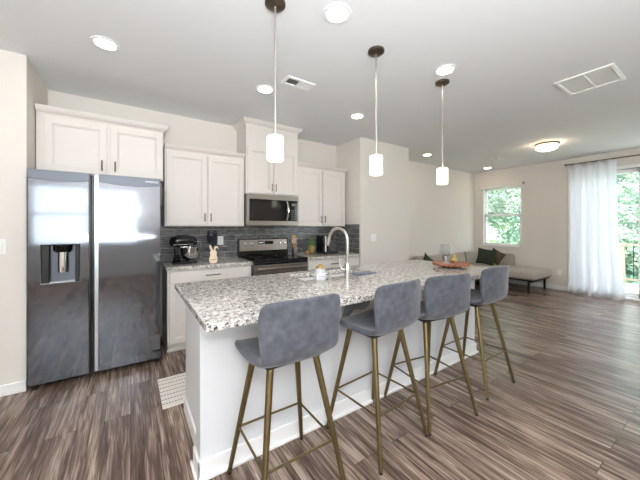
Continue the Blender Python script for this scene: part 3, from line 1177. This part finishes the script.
mx.location = (.535, 3.60, .9145)
mx.scale = (.88, .95, .98)
half = [(.0, .915), (.030, .915), (.043, .93), (.048, .955), (.044, .985), (.034, 1.002), (.038, 1.02), (.036, 1.045), (.026, 1.058)]
bx0, by0 = .803, 3.45
ol = [(bx0 + a, z) for a, z in half]
ol += [(bx0 + .020, 1.062), (bx0 + .026, 1.09), (bx0 + .046, 1.085), (bx0 + .056, 1.072), (bx0 + .056, 1.09), (bx0 + .044, 1.106), (bx0 + .022, 1.112), (bx0 + .010, 1.098), (bx0 + .004, 1.060)]
ol += [(bx0 - .006, 1.062), (bx0 - .016, 1.095), (bx0 - .034, 1.128), (bx0 - .043, 1.122), (bx0 - .040, 1.09), (bx0 - .028, 1.062)]
ol += [(bx0 - a, z) for a, z in reversed(half[1:])]
bo = finish('rabbit_ornament', MB().prism(ol, 'y', by0 - .012, by0 + .012), M['peach'], base=(bx0, by0, .915), bev=.005, seg=3)
tag(bo, 'pale wooden rabbit cut-out with one folded ear on the counter', 'ornament')
finish('cord_bow', MB().tube([(bx0 - .035, by0 - .014, .955), (bx0 - .01, by0 - .015, .952), (bx0 + .01, by0 - .015, .956), (bx0 + .033, by0 - .014, .953)], .003, 6), M['bark_tree'], bo)

FX = .868
fl = thing('dried_flowers', 'dark dried flower bunch behind the wooden rabbit', 'flowers', (FX, 3.80, .914))
finish('vase', MB().lathe([(.028, .914), (.034, .94), (.030, .99), (.016, 1.02), (.018, 1.03)], (FX, 3.80, 0), 16), M['navy'], fl)
fm = MB()
rnd = random.Random(4)
for k in range(22):
    a = rnd.random() * 6.28
    s = .02 + .050 * rnd.random()
    h = 1.17 + .12 * rnd.random()
    p1 = Vector((FX + s * math.cos(a), 3.80 + s * .8 * math.sin(a), h))
    fm.tube([(FX, 3.80, 1.0), (FX + s * .4 * math.cos(a), 3.80 + s * .3 * math.sin(a), 1.10), p1], .0022, 5)
    for j in range(7):
        q = p1 + Vector((rnd.uniform(-.010, .010), rnd.uniform(-.010, .010), -.013 * j))
        fm.ball(q, .009, seg=6, rings=4)
finish('flower_stems', fm, M['navy'], fl)

ut = thing('utensil_crock', 'small crock of wooden spoons right of the range', 'utensil holder', (2.07, 3.80, .914))
finish('crock', MB().lathe([(.036, .914), (.040, .92), (.042, 1.03), (.037, 1.03), (.036, .93), (.002, .925)], (2.07, 3.80, 0), 22), M['steel'], ut)
sp = MB()
for dx, dy, hh, rr in ((-.022, 0, 1.175, .020), (.014, .01, 1.185, .017), (.024, -.012, 1.15, .013)):
    sp.tube([(2.07 + dx * .3, 3.80 + dy * .3, .93), (2.07 + dx * 1.1, 3.80 + dy, hh - .03)], [.006, .007], 8)
    sp.ball((2.07 + dx * 1.2, 3.80 + dy, hh), rr, 1, .45, 1.7, 12, 8)
finish('wooden_spoons', sp, M['wood'], ut)

pn = thing('pineapple', 'small pineapple with a leafy crown beside the coffee maker', 'fruit', (2.36, 3.78, .914))
finish('fruit_body', MB().lathe([(.022, .9145), (.045, .925), (.060, .955), (.061, 1.0), (.048, 1.035), (.022, 1.055)], (2.36, 3.78, 0), 18), M['pineapple'], pn)
lf = MB()
for ring_, (ln, sp_, z0) in enumerate(((.075, .055, 1.03), (.10, .035, 1.04), (.125, .012, 1.05))):
    for k in range(7):
        a = 2 * PI * (k + .5 * ring_) / 7
        p0 = Vector((2.36 + .012 * math.cos(a), 3.78 + .012 * math.sin(a), z0))
        p1 = Vector((2.36 + (.012 + sp_ * .6) * math.cos(a), 3.78 + (.012 + sp_ * .6) * math.sin(a), z0 + ln * .55))
        p2 = Vector((2.36 + (.012 + sp_) * math.cos(a), 3.78 + (.012 + sp_) * math.sin(a), z0 + ln))
        lf.tube([p0, p1, p2], [.009, .007, .001], 5)
finish('leaf_crown', lf, M['leaf'], pn)
ob = MB().lathe([(.012, .9145), (.024, .922), (.029, .94), (.026, .958), (.012, .968), (.004, .972)], (2.262, 3.74, 0), 18)
o = finish('ornament', ob, M['orange'], base=(2.262, 3.74, .9145))
tag(o, 'tiny round orange ornament between the spoons and the pineapple', 'ornament')

cm = thing('coffee_maker', 'black coffee maker under the right wall cabinet', 'coffee maker', (2.60, 3.74, .914))
finish('base', MB().box(2.50, 2.76, 3.62, 3.86, .9145, .94), M['black'], cm, bev=.006)
finish('tower', MB().box(2.50, 2.60, 3.66, 3.86, .94, 1.20), M['gloss_black'], cm, bev=.010, seg=3)
finish('brew_head', MB().box(2.60, 2.70, 3.67, 3.85, 1.12, 1.20), M['black'], cm, bev=.010, seg=3)
finish('steel_strip', MB().box(2.535, 2.555, 3.650, 3.661, .945, 1.19), M['plate'], cm, bev=.002)
finish('cup_tray', MB().lathe([(.045, .94), (.048, .95), (.04, .952)], (2.67, 3.74, 0), 20), M['black'], cm)

# ------------------------------------------------------------------ switch and outlet plates
def plate_y(x, z, y, kind, label, w=.075, hgt=.118):
    t = thing('outlet' if kind == 'o' else 'light_switch', label, 'outlet' if kind == 'o' else 'switch', (x, y, z))
    finish('cover_plate', MB().box(x - w / 2, x + w / 2, y - .006, y - .0005, z - hgt / 2, z + hgt / 2), M['plate'], t, bev=.002)
    if kind == 'o':
        for s in (-1, 1):
            r = finish('socket', MB().lathe([(.016, 0), (.016, -.008)], (x, y, z + s * .024), 14, 'y'), M['plate'], t)
            finish('slots', MB().box(x - .007, x - .005, y - .009, y - .0075, z + s * .024 - .005, z + s * .024 + .005).box(x + .005, x + .007, y - .009, y - .0075, z + s * .024 - .005, z + s * .024 + .005), M['slot'], r)
    else:
        n = 2 if w > .1 else 1
        for k in range(n):
            xx = x + (k - (n - 1) / 2) * .046
            finish('rocker', MB().box(xx - .016, xx + .016, y - .010, y - .005, z - .033, z + .033), M['plate'], t, bev=.002)
    return t


plate_y(1.015, 1.150, YB - .010, 'o', 'white outlet on the dark tile right of the dried flowers')
plate_y(2.145, 1.136, YB - .010, 'o', 'white outlet on the dark tile behind the wooden spoons')
plate_y(3.252, 1.160, 3.337, 's', 'double white light switch on the pantry wall', .118)
plate_y(-.88, 1.180, 3.26, 's', 'white light switch on the wall left of the refrigerator', .118, .12)
t = thing('outlet', 'white outlet low on the wall between sofa and curtain', 'outlet', (XR, 2.19, .37))
finish('cover_plate', MB().box(XR - .006, XR - .0005, 2.152, 2.228, .311, .429), M['plate'], t, bev=.002)
for s in (-1, 1):
    finish('socket', MB().lathe([(.016, 0), (.016, -.008)], (XR, 2.19, .37 + s * .024), 14, 'x'), M['plate'], t)

# ------------------------------------------------------------------ rug
rm = MB().box(.195, 1.55, 2.365, 2.84, .0, .008)
o = finish('rug', rm, M['rug'], base=(.87, 2.6, 0), bev=.002)
tag(o, 'cream woven runner with dark dashed stripes behind the island', 'rug')

# ------------------------------------------------------------------ bar stools
def make_stool():
    t = thing('bar_stool', '', 'bar stool', (0, 0, 0), 'bar stools along the island')
    # profile of the shell in (y, z); front of the seat towards +y
    P = [(.215, .682), (.205, .700), (.15, .712), (.06, .706), (-.04, .700), (-.12, .704), (-.17, .722), (-.192, .760),
         (-.203, .815), (-.209, .88), (-.214, .945), (-.218, 1.000), (-.219, 1.014)]
    W = [.185, .212, .226, .228, .222, .210, .204, .208, .214, .219, .221, .214, .195]
    mbs = MB()
    nx = 12
    rows = []
    for k, ((y, z), w) in enumerate(zip(P, W)):
        row = []
        back = max(0, min(1, (z - .72) / .12)) if y < -.1 else 0
        for i in range(nx + 1):
            s = -1 + 2 * i / nx
            x = w * s
            yy = y + back * .040 * abs(s) ** 2.4
            zz = z + (1 - back) * .022 * abs(s) ** 3
            if k == 0 or k == 1:
                yy -= .03 * abs(s) ** 4
            if k >= 11:
                zz -= .014 * abs(s) ** 6
            row.append(mbs.bm.verts.new((x, yy, zz)))
        rows.append(row)
    for a, b in zip(rows, rows[1:]):
        for i in range(nx):
            mbs.bm.faces.new([a[i], a[i + 1], b[i + 1], b[i]])
    # lower sheet: underside with padding
    bmesh.ops.recalc_face_normals(mbs.bm, faces=mbs.bm.faces[:])
    sh = finish('seat_shell', mbs, M['velvet'], t)
    md = sh.modifiers.new('solid', 'SOLIDIFY')
    md.thickness = .034
    md.offset = 0
    md2 = sh.modifiers.new('sub', 'SUBSURF')
    md2.levels = md2.render_levels = 2
    for p in sh.data.polygons:
        p.use_smooth = True
    finish('seat_base', MB().box(-.15, .15, -.11, .13, .672, .690), M['black'], t, bev=.006)
    tops = {}
    for sx in (-1, 1):
        for sy in (-1, 1):
            p0 = Vector((sx * .125, sy * .10 + .01, .684))
            p1 = Vector((sx * .225, sy * .225, .012))
            lg = finish('leg', MB().tube([p0, p1], [.0175, .0115], 14), M['brass'], t)
            finish('foot_cap', MB().lathe([(.0112, 0), (.0122, .013)], (sx * .2255, sy * .2255, 0), 12), M['black'], lg)
            f = (.684 - .264) / (.684 - .012)
            tops[(sx, sy)] = p0.lerp(p1, f)
    r = MB()
    cs = [tops[(-1, -1)], tops[(1, -1)], tops[(1, 1)], tops[(-1, 1)]]
    for i in range(4):
        r.tube([cs[i], cs[(i + 1) % 4]], .0062, 8)
    finish('footrest', r, M['brass'], t)
    return t


ST = [(.672, 1.332, 0, 'grey velvet bar stool with brass legs nearest the camera, at the island corner'),
      (1.335, 1.340, 4.5, 'second grey velvet bar stool from the camera, turned slightly'),
      (1.855, 1.318, -8.5, 'third grey velvet bar stool from the camera, in front of the tray'),
      (2.52, 1.335, 0, 'farthest grey velvet bar stool, at the sofa end of the island')]
proto = make_stool()
for i, (x, y, a, lb) in enumerate(ST):
    s = proto if i == 0 else copy_tree(proto)
    s.location = (x, y, 0)
    s.rotation_euler = (0, 0, math.radians(a))
    s['label'] = lb

# ------------------------------------------------------------------ pendants and ceiling fittings
def make_pendant():
    t = thing('pendant_light', '', 'pendant light', (0, 0, ZC), 'pendants over the island')
    finish('canopy', MB().lathe([(.064, ZC - .0005), (.064, ZC - .016), (.050, ZC - .026), (.010, ZC - .030)], (0, 0, 0), 28), M['bronze'], t)
    finish('rod', MB().tube([(0, 0, ZC - .025), (0, 0, 1.95)], .0062, 10).lathe([(.008, 2.30), (.008, 2.306)], (0, 0, 0), 10), M['nickel'], t)
    finish('socket_cap', MB().lathe([(.010, 1.952), (.012, 1.922), (.024, 1.917), (.024, 1.903)], (0, 0, 0), 18), M['nickel'], t)
    finish('shade', MB().lathe([(.03, 1.906), (.047, 1.902), (.051, 1.892), (.051, 1.756), (.045, 1.750), (.02, 1.750)], (0, 0, 0), 28), M['shade'], t)
    return t


pp = make_pendant()
for i, (x, lb) in enumerate(((.752, 'pendant with lit white cylinder shade, nearest the camera'),
                             (1.625, 'middle of the three pendants with lit white cylinder shades'),
                             (2.512, 'farthest pendant with lit white cylinder shade, nearest the sofa'))):
    s = pp if i == 0 else copy_tree(pp)
    s.location = (x, 1.632, ZC)
    s['label'] = lb


def make_can():
    t = thing('recessed_light', '', 'ceiling light', (0, 0, ZC), 'recessed ceiling lights')
    finish('trim_ring', MB().lathe([(.092, ZC - .0005), (.090, ZC - .007), (.070, ZC - .009), (.070, ZC - .0005)], (0, 0, 0), 28), M['plate'], t)
    finish('lens', MB().lathe([(.068, ZC - .001), (.066, ZC - .006), (.04, ZC - .012), (.001, ZC - .014)], (0, 0, 0), 24), M['lamp'], t)
    return t


cn = make_can()
for i, (x, y, lb) in enumerate(((-.16, 2.715, 'lit recessed light in the ceiling above the refrigerator'),
                                (1.14, 2.715, 'lit recessed light in the ceiling behind the nearest pendant rod'),
                                (2.385, 2.73, 'lit recessed light in the ceiling before the pantry wall corner'),
                                (1.13, 1.49, 'large lit recessed light at the top edge between near and middle pendants'),
                                (2.335, 1.49, 'lit recessed light in the ceiling beside the farthest pendant canopy'),
                                (4.81, 3.45, 'lit recessed light in the ceiling right of the pantry wall'),
                                (7.08, 3.42, 'lit recessed light in the ceiling above the sash window corner'))):
    s = cn if i == 0 else copy_tree(cn)
    s.location = (x, y, ZC)
    s['label'] = lb

fx, fy = 5.86, 1.87
t = thing('flush_ceiling_light', 'lit dome ceiling light with bronze rim in the sitting area', 'ceiling light', (fx, fy, ZC))
finish('rim', MB().lathe([(.10, ZC - .0005), (.160, ZC - .008), (.166, ZC - .026), (.150, ZC - .034), (.10, ZC - .032)], (fx, fy, 0), 36), M['bronze'], t)
finish('dome', MB().lathe([(.135, ZC - .034), (.158, ZC - .052), (.150, ZC - .075), (.11, ZC - .102), (.05, ZC - .118), (.012, ZC - .121)], (fx, fy, 0), 36), M['dome'], t)
finish('finial', MB().lathe([(.012, ZC - .119), (.012, ZC - .128), (.003, ZC - .135)], (fx, fy, 0), 14), M['bronze'], t)


def vent(x0, x1, y0, y1, label, cells, dark, slat, along):
    t = thing('ceiling_vent', label, 'vent', ((x0 + x1) / 2, (y0 + y1) / 2, ZC))
    z0, z1 = ZC - .014, ZC - .0005
    b = .028
    us = [x0, x0 + b, x1 - b, x1]
    vs = [y0, y0 + b, y1 - b, y1]
    fm_ = MB().slab(us, vs, z0, z1, {(1, 1)}, 'z')
    if cells == 2:
        if along == 'x':
            fm_.box((x0 + x1) / 2 - .009, (x0 + x1) / 2 + .009, y0 + b, y1 - b, z0 + .002, z1)
        else:
            fm_.box(x0 + b, x1 - b, (y0 + y1) / 2 - .009, (y0 + y1) / 2 + .009, z0 + .002, z1)
    finish('frame', fm_, M['plate'], t, bev=.003)
    xm = (x0 + x1) / 2
    lv = MB()
    if slat == 'x':
        y = y0 + b
        while y < y1 - b - .012:
            m = Matrix.Translation((0, y, z1 - .006)) @ Matrix.Rotation(math.radians(35), 4, 'X')
            lv.box(x0 + b, x1 - b, 0, .014, 0, .0016, m)
            y += .010
    else:
        x = x0 + b
        while x < x1 - b - .004:
            m = Matrix.Translation((x, 0, z1 - .006)) @ Matrix.Rotation(math.radians(-40 if x < xm else 40), 4, 'Y')
            lv.box(0, .013, y0 + b, y1 - b, 0, .0016, m)
            x += .019
    finish('louvers', lv, M['plate'], t)
    finish('duct_backing', MB().box(x0 + b, x1 - b, y0 + b, y1 - b, z1 - .0012, z1), M['black'] if dark else M['plate'], t)


vent(3.43, 3.885, .625, 1.04, 'large white two-panel return air grille in the ceiling', 2, False, 'x', 'y')
vent(1.21, 1.515, 2.345, 2.50, 'small white ceiling register between two pendant rods', 2, True, 'y', 'x')
vent(6.13, 6.43, 2.77, 2.93, 'small distant ceiling register above the sofa', 2, True, 'y', 'x')

# ------------------------------------------------------------------ sofa
sf = thing('sectional_sofa', 'low taupe sectional sofa with black legs and an open bench end', 'sofa', (6.0, 3.4, 0))


def cushion(x0, x1, y0, y1, z0, z1, bev=.03):
    return MB().box(x0, x1, y0, y1, z0, z1)


finish('frame', MB().box(4.45, 6.60, 3.02, 3.90, .245, .275).box(6.56, 7.46, 2.33, 3.90, .245, .275), M['ironwork'], sf, bev=.004)
finish('seat_cushion', cushion(6.53, 7.48, 2.28, 3.72, .275, .435), M['sofa'], sf, bev=.045, seg=4)
for a, b in ((4.45, 5.15), (5.15, 5.84), (5.84, 6.53)):
    finish('seat_cushion', cushion(a, b, 3.00, 3.72, .275, .435), M['sofa'], sf, bev=.035, seg=4)
finish('backrest_frame', MB().box(4.45, 7.52, 3.86, 3.93, .25, .64).box(7.46, 7.53, 3.0, 3.93, .25, .64), M['sofa'], sf, bev=.02, seg=3)
finish('armrest', MB().box(4.35, 4.45, 3.0, 3.93, .25, .58), M['sofa'], sf, bev=.02, seg=3)
for a, b in ((4.86, 5.74), (5.74, 6.63), (6.63, 7.36)):
    m = Matrix.Translation((0, 3.66, .43)) @ Matrix.Rotation(math.radians(-10), 4, 'X')
    bc = finish('back_cushion', MB().box(a + .004, b - .004, 0, .14, 0, .31, m), M['sofa'], sf, bev=.04, seg=4)
    finish('piping', MB().tube([m @ Vector((b - .006, .0, .02)), m @ Vector((b - .006, -.002, .30)), m @ Vector((b - .006, .14, .312))], .006, 6), M['piping'], bc)
m = Matrix.Translation((7.34, 0, .43)) @ Matrix.Rotation(math.radians(8), 4, 'Y')
finish('back_cushion', MB().box(0, .12, 3.0, 3.62, 0, .29, m), M['sofa'], sf, bev=.035, seg=4)
for x, y in ((4.5, 3.08), (5.6, 3.08), (6.60, 2.40), (7.40, 2.40), (6.6, 3.4), (4.5, 3.8), (7.4, 3.8)):
    finish('leg', MB().box(x - .018, x + .018, y - .018, y + .018, 0, .247), M['ironwork'], sf, bev=.003)
finish('rail', MB().box(6.60, 7.40, 2.385, 2.415, .21, .247), M['ironwork'], sf, bev=.003)


def pillow(x, y, z, s, rz, tilt, roll, matl, label):
    mb = MB()
    n = 10
    vs = {}
    for side in (0, 1):
        for i in range(n + 1):
            for j in range(n + 1):
                a, b = -1 + 2 * i / n, -1 + 2 * j / n
                edge = i in (0, n) or j in (0, n)
                if side == 1 and edge:
                    vs[(1, i, j)] = vs[(0, i, j)]
                    continue
                th = .30 * ((1 - a * a) * (1 - b * b)) ** .45
                px = a * (1 - .10 * (1 - b * b))
                pz = b * (1 - .10 * (1 - a * a))
                vs[(side, i, j)] = mb.bm.verts.new(Vector((px * s / 2, (th if side else -th) * s / 2, pz * s / 2)))
    for side in (0, 1):
        for i in range(n):
            for j in range(n):
                mb.bm.faces.new([vs[(side, i, j)], vs[(side, i + 1, j)], vs[(side, i + 1, j + 1)], vs[(side, i, j + 1)]])
    o = finish('throw_pillow', mb, matl, smooth=80)
    o.matrix_world = Matrix.Translation((x, y, z)) @ Matrix.Rotation(rz, 4, 'Z') @ Matrix.Rotation(tilt, 4, 'X') @ Matrix.Rotation(roll, 4, 'Y')
    tag(o, label, 'pillow', 'throw pillows on the sofa')
    return o


pillow(4.96, 3.54, .60, .33, 0, math.radians(-12), math.radians(38), M['green'], 'dark green pillow on its corner near the pantry wall end of the sofa')
pillow(6.98, 3.41, .625, .38, math.radians(-70), math.radians(-10), math.radians(8), M['green'], 'dark green pillow leaning on the sofa under the window, in front of an olive one')
pillow(7.20, 3.29, .625, .32, math.radians(-84), math.radians(-12), math.radians(28), M['olive'], 'olive brown printed pillow tilted beside the dark green one under the window')

# ------------------------------------------------------------------ curtains
rod = thing('curtain_rod', 'bronze curtain rod above the glass door', 'curtain rod', (7.44, 1.0, 2.60))
finish('rod', MB().tube([(7.44, -.05, 2.60), (7.44, 2.05, 2.60)], .011, 12), M['bronze'], rod)
for y in (-.06, 2.055):
    finish('finial', MB().ball((7.44, y, 2.60), .02), M['bronze'], rod)
for y in (.05, 1.62, 1.98):
    finish('bracket', MB().box(7.44, XR - .0005, y - .008, y + .008, 2.594, 2.606).box(XR - .012, XR - .0005, y - .018, y + .018, 2.57, 2.63), M['bronze'], rod)


def curtain(y0, y1, nf, label, ph, flare):
    mb = MB()
    n, kz = nf * 24, 24
    rows = []
    for j in range(kz + 1):
        tz = j / kz
        z = 2.590 - (2.577) * tz
        row = []
        for i in range(n + 1):
            t_ = i / n
            amp = .036 + .016 * tz
            yy = y1 + (y0 - y1) * t_ - flare * tz ** 2.2 * t_
            yy += .006 * math.sin(2 * PI * nf * t_ * 2 + tz * 2) * tz
            xx = 7.452 + amp * math.sin(2 * PI * nf * t_ + ph + .6 * math.sin(2.2 * tz + i * .02)) - .012 * tz
            if tz > .93:
                xx -= .10 * (tz - .93) / .07 * (.5 + .5 * math.sin(9 * t_ + ph))
            row.append(mb.bm.verts.new((min(xx, 7.53), yy, z)))
        rows.append(row)
    for a, b in zip(rows, rows[1:]):
        for i in range(n):
            mb.bm.faces.new([a[i], a[i + 1], b[i + 1], b[i]])
    o = finish('curtain', mb, M['curtain'], base=(7.45, (y0 + y1) / 2, 2.6), smooth=80)
    md = o.modifiers.new('solid', 'SOLIDIFY')
    md.thickness = .003
    tag(o, label, 'curtain', 'curtains at the glass door')


curtain(1.64, 2.02, 2, 'sheer white curtain panel on the outlet side of the glass door', 0, .02)
curtain(1.33, 1.635, 2, 'sheer white curtain panel overlapping the exposed door glass', 1.2, .12)

for o in bpy.data.objects:
    if '_base' in o:
        del o['_base']
